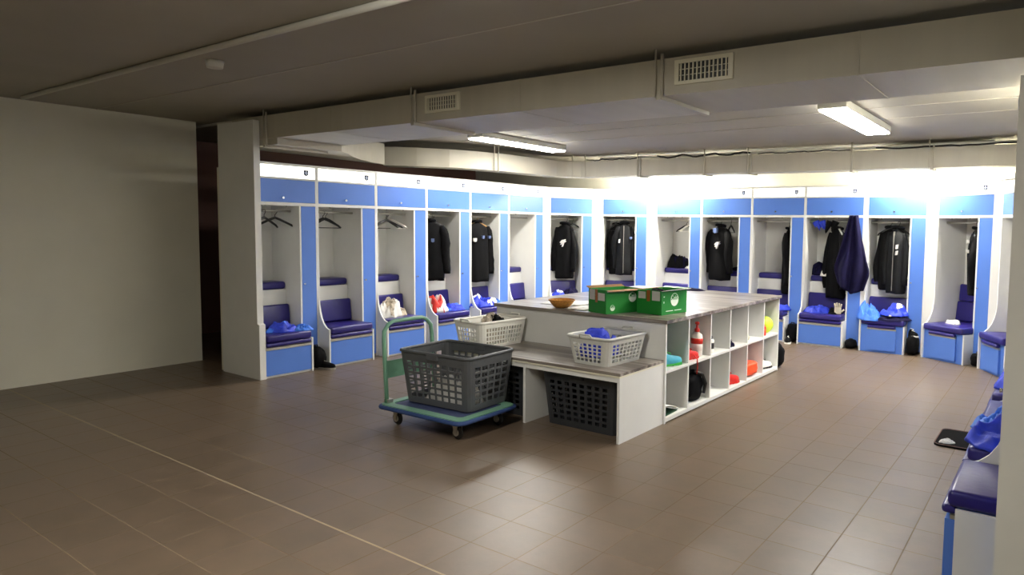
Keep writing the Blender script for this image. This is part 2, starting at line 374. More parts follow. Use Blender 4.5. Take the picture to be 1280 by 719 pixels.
# ------------------------------------------------------------------ lockers
CRW = .105
def crest_bm(s):
    bm = NB()
    sh = [(-.5, .55), (.5, .55), (.5, -.25), (.28, -.5), (0, -.66), (-.28, -.5), (-.5, -.25)]
    prism(bm, [(x*s, z*s) for x, z in sh], 'y', -.006, 0, 0)
    for x in (-.36, -.12, .12, .36): prism(bm, [((x-.07)*s, .6*s), ((x+.07)*s, .6*s), (x*s, .82*s)], 'y', -.005, 0, 0)
    cr = [(-.1, .4), (.1, .4), (.1, .12), (.36, .12), (.36, -.1), (.1, -.1), (.1, -.45), (-.1, -.45), (-.1, -.1), (-.36, -.1), (-.36, .12), (-.1, .12)]
    prism(bm, [(x*s, z*s) for x, z in cr], 'y', -.009, -.0055, 1)
    return bm
HT = 2.215; DW = .168; T = .018
def locker(x, y, rot, wd, label, style='A', filler=None, end=None, shelf=True, headrest=False):
    t = thing('changing_locker', label, 'locker', (x, y, 0), R(rot), 'lockers around the changing room')
    side = [(.57, 0), (-.19, 0), (-.19, .40)]
    for k in range(9):
        a = k/8*math.pi/2
        side.append((-.19+.19*(1-math.cos(a))*1.0, .44+.30*math.sin(a)) if k else (-.19, .44))
    side = [(.57, 0), (-.19, 0), (-.19, .42), (-.17, .425), (-.13, .44), (-.085, .48), (-.05, .535), (-.022, .61), (-.006, .69), (0, .78), (0, HT), (.57, HT)]
    bm = NB()
    if end is None:
        prism(bm, side, 'x', 0, T)
    else:
        prism(bm, [(.53, 0), (-.19, 0), (-.19, .56), (-.155, .57), (-.155, 2.6), (.53, 2.6)], 'x', -.045, T)
    obj('end_panel' if end else 'side_panel', bm, 'white', t)
    sw = wd-DW-2*T      # seat/opening right limit
    bx('side_panel', (wd-T, wd-.001, 0, .57, 0, HT), 'white', t)
    bx('divider_panel', (sw-.003, sw+T-.003, .0, .55, 0, 1.77), 'white', t)
    bx('back_panel', (T, wd-T, .55, .565, 0, HT), 'white', t)
    bx('crossbar', (T, wd-T, -.001, .55, 1.772, 1.802), 'white', t)
    bx('top_panel', (T, wd-T, -.001, .56, 2.19, HT), 'white', t)
    bx('crossbar', (T, wd-T, -.0005, .02, 2.048, 2.062), 'white', t)
    fl = bx('flap_door', (T+.003, wd-T-.003, .0, .018, 1.806, 2.044), 'blue', t)
    bm = NB(); tube(bm, [((wd-T)*.47, .0, 1.853), ((wd-T)*.47, -.024, 1.853)], [.008, .012], 10); obj('knob', bm, 'chrome', fl)
    sg = bx('sign_board', (T+.002, wd-T-.002, .001, .012, 2.066, 2.188), 'sign', t, label='white backlit name board')
    c = obj('crest', crest_bm(.052), ['crest', 'crestw'], sg, (wd*.83, 0.0, 2.128), label='dark blue shield crest with a white cross')
    dn = bx('narrow_door', (sw+T, wd-T-.002, .0, .018, .03, 1.768), 'blue', t)
    bm = NB(); tube(bm, [(sw+T+.02, 0, .93), (sw+T+.02, -.022, .93)], [.007, .01], 10); obj('knob', bm, 'chrome', dn)
    bm = NB(); tube(bm, [(T, .17, 1.715), (sw-.004, .17, 1.715)], .013, 10); obj('hanging_rail', bm, 'alu', t)
    for hx in (.3, .75):
        bm = NB(); lathe(bm, [(.012, 1.757), (.010, 1.765), (.006, 1.772)], 10, (T+(sw-T)*hx, .04)); obj('ceiling_stud', bm, 'chrome', t)
    if shelf and not headrest:
        bx('shelf_box', (T, sw-.004, .28, .55, .40, .86), 'white', t)
        bx('shelf_cushion', (T+.004, sw-.01, .265, .54, .862, .945), 'navy', t, bev=.028, seg=4, smooth=True)
    bm = NB()
    tp = .93 if headrest else 1
    vs = box(bm, T+.006, sw-.012, -.04, .03, 0, .255, bev=.02, seg=4)
    b = obj('backrest', bm, 'navy', t, (0, .43 if headrest else .215, .446), smooth=True); b.rotation_euler.x = R(-7)
    if headrest:
        bm = NB(); box(bm, T+.02, sw-.03, -.035, .03, 0, .22, bev=.02, seg=4)
        b = obj('headrest', bm, 'navy', t, (0, .46, .705), smooth=True); b.rotation_euler.x = R(-4)
    # seat base
    x0s = T
    if style == 'A':
        bx('seat_base', (x0s, sw-.004, -.165, .5, 0.0, .315), 'white', t)
        d = bx('drawer', (x0s+.002, sw-.006, -.186, -.166, .025, .285), 'blue', t)
        bx('pull_rail', (x0s+.002, sw-.006, -.192, -.166, .288, .312), 'alu', d)
        bx('drawer_cushion', (x0s+.004, sw-.008, -.2, .1, .318, .362), 'navy', t, bev=.018, seg=4, smooth=True)
        bx('side_panel', (sw-.003, sw+T-.003, -.19, 0, 0, .365), 'white', t)
    else:
        bx('seat_base', (x0s, sw-.004, -.165, .5, 0.0, .362), 'blue', t)
        c0 = (x0s+sw)/2; hw = (sw-x0s)*(.34 if x < -.2 else .46)
        d = bx('drawer', (c0-hw, c0+hw, -.188 if x < -.2 else -.215, -.166, .03, .30), 'blue', t)
        bx('pull_rail', (c0-hw, c0+hw, -.194, -.166, .302, .32), 'alu', d)
        bx('drawer_cushion', (c0-hw+.004, c0+hw-.004, -.215 if x < -.2 else -.232, -.166, .322, .362), 'navy', t, bev=.016, seg=4, smooth=True)
        bx('side_panel', (sw-.003, sw+T-.003, -.17, 0, 0, .362), 'white', t)
    bx('seat_cushion', (x0s+.004, sw+.012 if style == 'B' else sw-.004, -.205, .44 if headrest else .25, .366, .445), 'navy', t, bev=.024, seg=4, smooth=True)
    if filler:
        a, b_ = filler    # local points from previous locker's corner to this one's
        bm = NB(); dx, dy = b_[0]-a[0], b_[1]-a[1]; l = math.hypot(dx, dy); nx, ny = -dy/l*.016, dx/l*.016
        prism(bm, [a, b_, (b_[0]+nx, b_[1]+ny), (a[0]+nx, a[1]+ny)], 'z', 0, HT-.002)
        obj('filler_panel', bm, 'white', t)
    return t
def loc2(ox, oy, rot, p):    # world point into a locker's local frame
    a = R(-rot); dx, dy = p[0]-ox, p[1]-oy
    return (dx*math.cos(a)-dy*math.sin(a), dx*math.sin(a)+dy*math.cos(a))
YB = [3.68, 4.405, 5.172, 5.938, 6.71, 7.487, 8.29]
LX = -6.885
LOCK = []
labs = ['blue and white locker beside the tall white end panel, two empty hangers inside',
        'locker second from the white end panel, empty seat, one black hanger',
        'locker behind the green trolley handle, pale patterned clothes on its seat',
        'locker with red and white shirt on the seat under black jackets',
        'locker with a black jacket on a wooden hanger, nearest behind the white basket',
        'empty locker with bare seat and no clothes in the left row',
        'corner locker with blue and white cloth and black bag on its seat',
        'locker with two black jackets side by side, behind the left green box',
        'locker with only an empty hanger and a dark bag on its shelf',
        'locker with one long black jacket behind the island, dark cloth on shelf',
        'locker with bare white back, jacket half hidden by its narrow door',
        'locker with a big dark navy towel hung over its front',
        'locker with two jackets and a bright blue heap on its seat',
        'angled locker with headrest and a black jacket by its narrow door',
        'angled locker cut off by the pale partition at the right']
for i in range(6):
    LOCK.append((LX, YB[i], 90, YB[i+1]-YB[i]))
LOCK += [(-6.87, 8.42, 60, .76), (-6.36, 9.15, 22, .76), (-5.50, 9.427, 0, .8125), (-4.6875, 9.427, 0, .824), (-3.8636, 9.427, 0, .7955),
         (-3.068, 9.427, 0, .8123), (-2.2246, 9.427, 0, .751), (-1.36, 9.42, -30, .77), (-.62, 9.0, -60, .77)]
def endpt(L_): return (L_[0]+L_[3]*math.cos(R(L_[2])), L_[1]+L_[3]*math.sin(R(L_[2])))
LO = []
for i, L_ in enumerate(LOCK):
    fil = None
    if i in (6, 7, 8, 12, 13, 14):
        fil = (loc2(L_[0], L_[1], L_[2], endpt(LOCK[i-1])), (0, 0))
    LO.append(locker(*L_, labs[i], 'B' if i in (12, 13, 14) else 'A', fil, end=(i == 0) or None, headrest=(i == 13)))
RY = 8.25; RW = (8.25-3.10)/7
rl = ['first locker of the right row after the angled corner lockers', 'second locker of the right row counted from the corner', 'third locker of the right row counted from the corner',
      'locker at the middle of the right row, blue cloth on its seat', 'right row locker third from the camera, a slate blue seat',
      'right row locker beside the black floor mat, royal blue clothes on its seat', 'nearest right row locker, whose dark blue seat fills the lower corner']
for i in range(7):
    fil = (loc2(-.175, RY, -90, endpt(LOCK[14])), (0, 0)) if i == 0 else None
    LOCK.append((-.175, RY-i*RW, -90, RW)); LO.append(locker(-.175, RY-i*RW, -90, RW, rl[i], 'B', fil))

def at(i, x, y, z):      # local point of locker i -> world
    L_ = LOCK[i]; a = R(L_[2])
    return (L_[0]+x*math.cos(a)-y*math.sin(a), L_[1]+x*math.sin(a)+y*math.cos(a), z)

# ------------------------------------------------------------------ clothes and soft things
def heap_bm(sx, sy, sz, seed, rough=1.0, n=22, mi2=None):
    bm = NB(); S = Vector((seed*7.3, seed*3.1, seed*1.7)); rings = []
    na = 44
    for j in range(n+1):
        r = j/n; ring = []
        for k in range(na):
            a = 2*math.pi*k/na
            d = Vector((math.cos(a), math.sin(a), 0))
            edge = 1 + .28*noise.noise(d*1.6+S) + .12*noise.noise(d*4+S)
            p = d*r*edge
            prof = max(0, 1-r**3.2)
            q = Vector((p.x*1.1, p.y*1.1, 0))+S
            wq = q+Vector((noise.noise(q*1.1+S), noise.noise(q*1.1-S), 0))*.9
            wv = noise.noise(wq)
            rid = 1-abs(noise.noise(wq*2.4+S))*2.4
            h = prof*(.62+.62*wv) + .24*rough*rid*min(1, prof*1.6) + .13*rough*noise.noise(wq*4.5)*min(1, prof*2)
            z = max(.004, h*sz)
            if j == n: z = .0
            ring.append(bm.verts.new((p.x*sx/2, p.y*sy/2, z)))
        rings.append(ring)
    for A, B in zip(rings, rings[1:]):
        for k in range(na):
            f = bm.faces.new((A[k], B[k], B[(k+1) % na], A[(k+1) % na])); f.smooth = True
            if mi2 is not None:
                c = f.calc_center_median(); f.material_index = 1 if noise.noise(Vector((c.x*9, c.y*9, 0))+S) > mi2 else 0
    bmesh.ops.remove_doubles(bm, verts=rings[0], dist=10)
    f = bm.faces.new(rings[-1])
    return bm
def heap(name, loc, size, m, seed, label, cat, rotz=0, rough=1.0, parent=None, mix=None):
    o = obj(name, heap_bm(*size, seed, rough, mi2=mix), m, parent, loc, rotz)
    if label: tag(o, label, cat)
    return o
def jacket(loc, rotz, wd, ht, dp, m, seed, label, name='jacket', cat='jacket', marks=(), hood=False):
    """hung jacket, local origin at the top centre of the hanger, x across the shoulders"""
    t = thing(name, label, cat, loc, rotz)
    bm = NB(); S = Vector((seed*5.1, seed*2.3, seed))
    prof = [(0, .16, .28), (.02, .22, .42), (.05, .55, .55), (.085, .86, .66), (.13, .95, .8), (.25, .93, .95), (.4, .92, 1), (.6, .95, 1), (.8, 1.0, 1), (.95, 1.02, .98), (1.0, 1.0, .9), (1.0, .75, .6)]
    na = 40; rings = []
    for f_, hw, hd in prof:
        ring = []
        for k in range(na):
            a = 2*math.pi*k/na
            cx, sy_ = math.cos(a), math.sin(a)
            x = math.copysign(abs(cx)**.8, cx)*hw*wd*.40; y = math.copysign(abs(sy_)**.8, sy_)*hd*dp*.5
            fold = noise.noise(Vector((x*11, y*4, f_*1.6))+S)*.022*min(1, f_*4) + noise.noise(Vector((x*26, 0, f_*5))+S)*.008
            ring.append(bm.verts.new((x*(1+.04*noise.noise(Vector((f_*4, cx, 0))+S)), y+(fold if sy_ < .2 else -fold), -f_*ht+.012*noise.noise(Vector((x*9, y*9, 3))+S)*(f_ > .9))))
        rings.append(ring)
    for A, B in zip(rings, rings[1:]):
        for k in range(na): bm.faces.new((A[k], B[k], B[(k+1) % na], A[(k+1) % na])).smooth = True
    bm.faces.new(rings[0]); bm.faces.new(rings[-1][::-1])
    obj('body', bm, m, t)
    for s in (-1, 1):
        bm = NB(); pts = []; rads = []
        for k in range(12):
            f_ = k/11
            pts.append((s*(wd*.31+wd*.13*min(1, f_*3)+.012*math.sin(f_*7+seed)), -dp*.12-.02*math.sin(f_*5+seed*s), -.065-f_*(ht*.80)))
            rads.append((.055+.018*math.sin(f_*math.pi))*(.95+.12*noise.noise(Vector((f_*9, s, seed)))) * (wd/.46) if k not in (0,) else .03)
        tube(bm, pts, rads, 12)
        obj('sleeve', bm, m, t)
    bm = NB()
    tube(bm, [(math.cos(a)*.07, math.sin(a)*dp*.28, .0-.012*math.sin(a)) for a in [2*math.pi*k/14 for k in range(14)]], .02, 8, closed=True)
    obj('collar', bm, m, t)
    if hood:
        bm = NB(); box(bm, -.003, .003, -dp*.5-.012, -dp*.5+.03, -ht*.96, -.05); obj('zip', bm, 'alu', t)
    for (mx, mz, ms, kind) in marks:
        bm = NB(); y = -dp*.53-.012
        if kind == 'wing':
            P = [(-.5, .1), (-.1, .5), (.5, .62), (.3, .35), (.62, .3), (.2, .05), (.02, -.5), (-.12, -.62), (-.06, -.15), (-.42, -.28), (-.2, .0)]
        elif kind == 'bar': P = [(-.25, -.6), (.2, -.5), (.28, .6), (-.2, .5)]
        else: P = [(-.4, -.3), (0, -.5), (.4, -.3), (.4, .5), (-.4, .5)]
        prism(bm, [(mx+px*ms, mz+pz*ms) for px, pz in P], 'y', y-.008, y+.03)
        obj('emblem', bm, 'dimblue' if kind == 'dim' else 'whitef', t, label='small emblem on the chest')
    return t
def hanger_(loc, rotz, label, m='blackpl', wd=.40, bar=True, tilt=0):
    """top of the hook hangs on the rail at loc"""
    bm = NB()
    hook = [(.022*math.sin(a)+.0, 0, -.022+.022*math.cos(a)) for a in [R(d) for d in (-100, -60, -20, 20, 60, 100, 140)]]
    hook = [(x, 0, z+.0) for x, y, z in hook] + [(.0, 0, -.055), (0, 0, -.085)]
    tube(bm, hook, .004, 6)
    tube(bm, [(-wd/2, 0, -.19), (-wd/2+.03, 0, -.165), (-.05, 0, -.105), (0, 0, -.085), (.05, 0, -.105), (wd/2-.03, 0, -.165), (wd/2, 0, -.19)], [.009, .012, .013, .014, .013, .012, .009], 8)
    if bar: tube(bm, [(-wd/2+.01, 0, -.19), (wd/2-.01, 0, -.19)], .005, 6)
    o = obj('clothes_hanger', bm, m, None, loc, rotz)
    if tilt: o.rotation_euler.y = tilt
    return tag(o, label, 'clothes hanger')
RZ = 1.728; ZS = .445; ZH = .945
def rot(i): return R(LOCK[i][2])
# L1
hanger_(at(0, .20, .12, RZ), rot(0)+R(22), 'black hanger without bar, cut by the white end panel edge', bar=False)
hanger_(at(0, .345, .17, RZ), rot(0)+R(-10), 'black hanger without bar, hanging free in the first locker', bar=False)
heap('folded_shirt', at(0, .30, -.02, ZS), (.34, .26, .10), ['royal', 'sky'], 1, 'crumpled royal blue shirt with white stripes on the first seat', 'shirt', rot(0), mix=.25)
heap('shorts', at(0, .46, -.10, ZS), (.22, .20, .05), 'sky', 2, 'bright blue shorts at the front of the first seat', 'shorts', rot(0))
heap('cap', at(0, .10, .40, ZH), (.20, .20, .10), 'black', 3, 'small black cap on the shelf cushion behind the end panel', 'cap', rot(0), .3)
# L2, L3
hanger_(at(1, .18, .17, RZ), rot(1)+R(-38), 'single black hanger with bar in the second locker', wd=.38)
hanger_(at(1, .22, .18, RZ), rot(1)+R(-62), 'second black hanger crossing behind it in the second locker', wd=.36)
hanger_(at(2, .27, .17, RZ), rot(2)+R(5), 'black hanger with bar above the patterned clothes, left of three')
hanger_(at(2, .30, .19, RZ), rot(2)+R(-25), 'black hanger with bar above the patterned clothes, middle of three')
hanger_(at(2, .34, .17, RZ), rot(2)+R(-45), 'silvery grey hanger above the patterned clothes', 'alu')
heap('shirt', at(2, .22, .08, ZS), (.38, .34, .20), ['whitef', 'camo'], 4, 'white and beige patterned clothes heaped on the third seat', 'clothes', rot(2), 1.4, mix=.0)
heap('sports_bag', at(2, .40, .12, ZS), (.22, .2, .10), 'camo', 5, 'small beige printed bag beside the white patterned clothes', 'bag', rot(2), 1.3)
# L4
hanger_(at(3, .215, .17, RZ), rot(3)+R(-40), 'black hanger inside the first black jacket of the left row')
jacket(at(3, .215, .19, RZ-.085), rot(3)+R(-42), .46, .80, .22, 'black', 1, 'black jacket hanging above the red and white shirt', marks=((.04, -.26, .05, 'dim'),))
hanger_(at(3, .27, .19, RZ), rot(3)+R(-65), 'black hanger poking out beside the jacket above the red shirt', wd=.36)
heap('shirt', at(3, .17, .06, ZS), (.40, .42, .24), ['whitef', 'red'], 7, 'red and white football shirt draped on the fourth seat', 'shirt', rot(3), 1.3, mix=.05)
heap('shorts', at(3, .43, -.04, ZS), (.30, .26, .10), ['royal', 'sky'], 8, 'royal blue shorts beside the red and white shirt', 'shorts', rot(3), 1.1, mix=.2)
heap('towel', at(3, .25, .42, ZH), (.24, .18, .09), 'whitef', 9, 'white towel on the shelf below the black jacket hem', 'towel', rot(3))
# L5
hanger_(at(4, .29, .17, RZ), rot(4)+R(-18), 'wooden hanger holding the black jacket with three small badges', 'wood')
jacket(at(4, .29, .18, RZ-.085), rot(4)+R(-8), .48, .86, .24, 'black', 2, 'black jacket on the wooden hanger', marks=((-.12, -.26, .05, 'x'), (.02, -.22, .045, 'dim'), (.13, -.22, .04, 'dim')))
heap('training_shirt', at(4, .22, .0, ZS), (.46, .36, .15), ['royal', 'whitef'], 11, 'blue shirt with white print on the fifth seat', 'shirt', rot(4), 1.1, mix=.32)
heap('training_shirt', at(4, .46, .0, ZS), (.20, .34, .11), 'sky', 12, 'light blue shirt hanging at the right of the fifth seat', 'shirt', rot(4))
# L7
hanger_(at(6, .36, .17, RZ), rot(6)+R(-70), 'black hanger in the narrow black jacket of the corner locker', wd=.36)
jacket(at(6, .33, .17, RZ-.085), rot(6)+R(-45), .38, .90, .24, 'black', 3, 'black jacket with white mark in the corner locker', marks=((.02, -.32, .10, 'wing'),))
hanger_(at(6, .46, .17, RZ), rot(6)+R(-30), 'empty black hanger with bar beside the corner locker jacket', wd=.34)
heap('jacket_sleeve', at(6, .10, .42, ZH), (.24, .22, .20), 'darknavy', 14, 'dark navy bundle on the corner locker shelf', 'clothes', rot(6))
heap('shirt', at(6, .14, -.02, ZS), (.26, .30, .12), ['royal', 'whitef'], 15, 'blue and white cloth on the corner locker seat', 'shirt', rot(6), 1.2, mix=.15)
heap('sports_bag', at(6, .40, .02, ZS), (.32, .34, .17), 'darknavy', 16, 'dark navy bag beside the blue and white cloth', 'bag', rot(6), .6)
# L8
hanger_(at(7, .20, .17, RZ), rot(7)+R(8), 'black hanger in the left jacket of the close pair', wd=.28)
jacket(at(7, .20, .26, RZ-.085), rot(7)+R(-5), .31, .84, .2, 'black', 4, 'black jacket with white winged mark, left of a close pair', marks=((.0, -.30, .10, 'wing'),))
hanger_(at(7, .355, .15, RZ), rot(7), 'black hanger in the larger jacket of the close pair', wd=.3)
jacket(at(7, .355, .12, RZ-.06), rot(7)+R(4), .34, .86, .22, 'charcoal', 5, 'larger black coat with small badge, right of a close pair', marks=((-.07, -.30, .055, 'bar'), (.12, -.25, .045, 'dim')), hood=True)
# L9
hanger_(at(8, .47, .17, RZ), rot(8)+R(-8), 'black hanger with bar above the dark bag on the shelf')
hanger_(at(8, .52, .16, RZ), rot(8)+R(20), 'white plastic hanger behind the black one, above the dark bag', 'plasticwhite', wd=.3)
heap('sports_bag', at(8, .24, .40, ZH), (.44, .24, .27), ['darknavy', 'black'], 18, 'dark sports bag with white mark on the shelf of the empty locker', 'bag', rot(8), .7, mix=.1)
heap('sock', at(8, .42, .34, ZH), (.12, .10, .05), 'whitef', 19, 'white sock beside the dark sports bag on the shelf', 'sock', rot(8))
# L10
hanger_(at(9, .25, .17, RZ), rot(9)+R(-20), 'black hanger in the long black jacket behind the island')
jacket(at(9, .25, .17, RZ-.085), rot(9)+R(-14), .44, .84, .24, 'black', 6, 'long black jacket hanging alone behind the island', marks=((.04, -.30, .09, 'wing'), (.0, -.08, .08, 'dim')))
hanger_(at(9, .42, .17, RZ), rot(9)+R(-48), 'empty black hanger right of the long black jacket', wd=.36)
heap('scarf', at(9, .46, .40, ZH), (.28, .2, .05), 'darknavy', 21, 'dark folded cloth on the shelf beside the long black jacket', 'cloth', rot(9))
heap('shorts', at(9, .12, .0, ZS), (.2, .3, .06), 'sky', 22, 'pale blue cloth on the seat under the long black jacket', 'cloth', rot(9))
# L11
hanger_(at(10, .50, .22, RZ), rot(10)+R(-60), 'black hanger half hidden by the narrow blue door', wd=.34)
jacket(at(10, .50, .24, RZ-.12), rot(10)+R(-78), .36, .95, .18, 'black', 7, 'black jacket half hidden behind the narrow blue door')
heap('training_shirt', at(10, .46, -.02, ZS), (.34, .30, .09), 'royal', 23, 'royal blue shirt on the seat beyond the island end', 'shirt', rot(10))
# L12
for k, (dx, m_, lab) in enumerate(((.12, 'royal', 'royal blue glove hanging from the rail, leftmost'), (.2, 'royal', 'royal blue glove hanging from the rail, second'), (.32, 'black', 'black glove hanging from the rail beside the blue gloves'), (.40, 'black', 'black glove hanging from the rail near the towel'))):
    bm = heap_bm(.10, .07, .17, 30+k, .5, 12)
    for v in bm.verts: v.co = Vector((v.co.x, v.co.y, -v.co.z))
    g = tag(obj('glove', bm, m_, None, at(11, dx, .12, 1.722), rot(11)), lab, 'glove')
    g.rotation_euler.y = R(-25 if k < 2 else 20)
bm = NB(); S = Vector((3, 8, 1))
nu, nv = 26, 34
grid = []
for j in range(nv+1):
    v = j/nv; row = []
    wdt = .10+.36*min(1, v/.72)**1.1; wdt *= (1 if v < .78 else 1-(v-.78)*1.15)
    for i in range(nu+1):
        u = i/nu-.5
        fold = .045*math.sin(u*15+v*2.5)*(.4+v)+.03*noise.noise(Vector((u*5, v*3, 0))+S)
        z = -v*1.06 + .10*abs(u)*2*(v > .5)*(v-.5)*2 - .08*u*v
        row.append(bm.verts.new((u*wdt+.05*v*0, -.01+fold*.6-.04*v, z)))
    grid.append(row)
for j in range(nv):
    for i in range(nu): bm.faces.new((grid[j][i], grid[j+1][i], grid[j+1][i+1], grid[j][i+1])).smooth = True
tw = obj('towel', bm, 'darknavy', None, at(11, .69, -.075, 1.80), rot(11), solid=.022)
tag(tw, 'big dark navy towel hooked over the locker front', 'towel')
hanger_(at(11, .42, .15, RZ), rot(11)+R(-55), 'grey plastic hanger in the jacket beside the big navy towel', 'plasticgrey', wd=.36)
jacket(at(11, .42, .16, RZ-.10), rot(11)+R(-34), .38, .98, .2, 'black', 8, 'black jacket behind the big navy towel')
heap('sports_bag', at(11, .20, .38, ZH), (.40, .26, .22), 'darknavy', 35, 'dark navy bundle on the shelf with a white cloth over it', 'bag', rot(11), .9)
heap('towel', at(11, .34, .28, ZH), (.34, .20, .17), 'whitef', 36, 'white cloth lying over the dark bundle on the shelf', 'cloth', rot(11)+R(25), 1.2)
heap('training_shirt', at(11, .24, .0, ZS), (.36, .30, .10), 'royal', 37, 'royal blue shirt on the seat below the big navy towel', 'shirt', rot(11))
heap('cloth', at(11, .45, .03, ZS), (.22, .26, .09), 'black', 38, 'black cloth between blue shirt and pale glove', 'cloth', rot(11))
bm = NB()
box(bm, -.045, .045, -.015, .02, .0, .10, bev=.014, seg=3)
for k, (dx, l) in enumerate(((-.034, .05), (-.012, .06), (.012, .055), (.034, .045))): tube(bm, [(dx, 0, .09), (dx*1.3, -.005, .10+l)], .011, 8)
tube(bm, [(.04, 0, .03), (.08, -.01, .07)], .012, 8)
tag(obj('glove', bm, 'beige', None, at(11, .52, -.06, ZS), rot(11)+R(20), smooth=True), 'pale beige glove standing on the seat below the navy towel', 'glove')
# L13
hanger_(at(12, .27, .17, RZ), rot(12)+R(-25), 'black hanger in the black jacket, left of two coats')
jacket(at(12, .27, .22, RZ-.085), rot(12)+R(-20), .35, .84, .22, 'black', 9, 'black jacket, left of two coats above the blue heap', marks=((.06, -.26, .05, 'bar'),))
hanger_(at(12, .38, .15, RZ), rot(12)+R(-30), 'black hanger in the charcoal jacket, right of two coats')
jacket(at(12, .375, .12, RZ-.085), rot(12)+R(-14), .30, .87, .22, 'charcoal', 10, 'charcoal grey jacket, right of two coats above the blue heap', marks=((.05, -.25, .05, 'bar'), (.05, -.33, .05, 'bar')), hood=True)
heap('towel', at(12, .13, .40, ZH), (.24, .22, .14), 'whitef', 41, 'white patterned cloth on the shelf left of the two coats', 'cloth', rot(12), 1.6)
heap('shirt', at(12, .12, -.08, ZS-.03), (.32, .34, .20), 'sky', 42, 'bright blue crumpled shirt overhanging the seat edge', 'shirt', rot(12), 1.3)
heap('shirt', at(12, .40, -.02, ZS+.045), (.36, .30, .13), ['royal', 'whitef'], 43, 'royal blue shirt with white marks beside the bright blue one', 'shirt', rot(12), .9, mix=.4)
heap('cloth', at(12, .40, -.07, ZS-.005), (.40, .36, .06), 'darknavy', 44, 'dark navy cloth under the royal blue shirt', 'cloth', rot(12), .5)
# L14
hanger_(at(13, .43, .17, RZ), rot(13)+R(-60), 'black hanger in the jacket beside the headrest', wd=.36)
jacket(at(13, .43, .20, RZ-.085), rot(13)+R(-55), .36, .82, .2, 'black', 11, 'black jacket beside the headrest of the angled locker', marks=((.1, -.16, .04, 'x'), (.1, -.28, .04, 'x')))
heap('sock', at(13, .24, .08, ZS), (.20, .12, .055), 'whitef', 45, 'pair of white socks on the angled seat', 'sock', rot(13), 1.5)
# right row
heap('training_shirt', at(20, .40, -.03, ZS), (.40, .36, .13), 'royal', 51, 'royal blue clothes on the seat beside the floor mat', 'clothes', rot(20), 1.1)
heap('training_shirt', at(20, .16, -.05, ZS), (.28, .34, .15), 'sky', 52, 'brighter blue cloth behind the royal blue clothes', 'cloth', rot(20), 1.2)
heap('training_shirt', at(18, .30, -.06, ZS), (.3, .3, .12), 'royal', 53, 'small blue cloth on a seat far along the right row', 'cloth', rot(18), 1.1)
# shoes and bags beside the seats
def trainer(loc, rotz, m, sole, label, name='football_boot', cat='shoe', L_=.28, tip=0, studs=False, scale=1):
    t = thing(name, label, cat, loc, rotz)
    if tip: t.rotation_euler.y = tip
    prof = [(0, .03, .075), (.05, .036, .095), (.18, .038, .10), (.32, .034, .085), (.48, .036, .062), (.66, .044, .05), (.84, .042, .04), (.95, .028, .03), (1, .012, .02)]
    bm = NB(); rings = []
    for f, hw, h in prof:
        rings.append([bm.verts.new(((f-.5)*L_, math.copysign(abs(math.cos(a))**.8, math.cos(a))*hw, .015+(h if math.sin(a) > 0 else .012)*max(-.6, math.sin(a)) + .01)) for a in [2*math.pi*k/14 for k in range(14)]])
    for A, B in zip(rings, rings[1:]):
        for k in range(14): bm.faces.new((A[k], A[(k+1) % 14], B[(k+1) % 14], B[k])).smooth = True
    bm.faces.new(rings[0][::-1]); bm.faces.new(rings[-1])
    obj('upper', bm, m, t)
    bm = NB()
    out = [(-.5, -.025), (-.46, -.034), (-.2, -.032), (0, -.032), (.25, -.046), (.4, -.042), (.5, -.012), (.5, .012), (.4, .042), (.25, .046), (0, .032), (-.2, .032), (-.46, .034), (-.5, .025)]
    prism(bm, [(a*L_, b) for a, b in out], 'z', 0.004 if studs else 0, .022)
    if studs:
        for a, b in ((-.38, .02), (-.38, -.02), (.1, .03), (.1, -.03), (.3, .03), (.3, -.03)): lathe(bm, [(.005, 0), (.008, .006)], 8, (a*L_, b))
    obj('sole', bm, sole, t)
    bm = NB(); tube(bm, [((-.34)*L_, -.012, .118), (-.18*L_, -.02, .124), (-.05*L_, .015, .105), (.05*L_, -.015, .092), (.13*L_, .014, .08)], .004, 6)
    obj('laces', bm, sole, t)
    t.scale = (scale,)*3
    return t
def blob_bm(sx, sy, sz, seed, amp=.1, p=.75):
    bm = NB(); S = Vector((seed*1.7, seed*.9, seed*2.3)); nr, na = 14, 28; rings = []
    for j in range(1, nr):
        th = math.pi*j/nr; ring = []
        for k in range(na):
            a = 2*math.pi*k/na
            sg = lambda v: math.copysign(abs(v)**p, v)
            d = Vector((math.sin(th)*math.cos(a), math.sin(th)*math.sin(a), -math.cos(th)))
            m_ = 1+amp*(noise.noise(d*1.8+S)+.5*noise.noise(d*4+S))
            ring.append(bm.verts.new((sg(math.sin(th))*sg(math.cos(a))*sx/2*m_, sg(math.sin(th))*sg(math.sin(a))*sy/2*m_, max(0, sz/2*(1-sg(math.cos(th))*m_)))))
        rings.append(ring)
    for A, B in zip(rings, rings[1:]):
        for k in range(na): bm.faces.new((A[k], A[(k+1) % na], B[(k+1) % na], B[k])).smooth = True
    bm.faces.new(rings[0][::-1]).smooth = True; bm.faces.new(rings[-1]).smooth = True
    return bm
def floor_bag(loc, rotz, size, m, seed, label):
    t = thing('boot_bag', label, 'bag', loc, rotz)
    heap_o = obj('bag_body', blob_bm(*size, seed, .16), m, t)
    bm = NB(); tube(bm, [(-size[0]*.25, 0, size[2]*.85), (-size[0]*.12, -.02, size[2]*1.06), (size[0]*.12, -.02, size[2]*1.06), (size[0]*.25, 0, size[2]*.85)], .008, 6); obj('strap', bm, 'blackpl', t)
    return t
floor_bag(at(0, .63, -.06, 0), rot(0), (.17, .30, .24), 'black', 61, 'black boot bag on the floor between the first two seats')
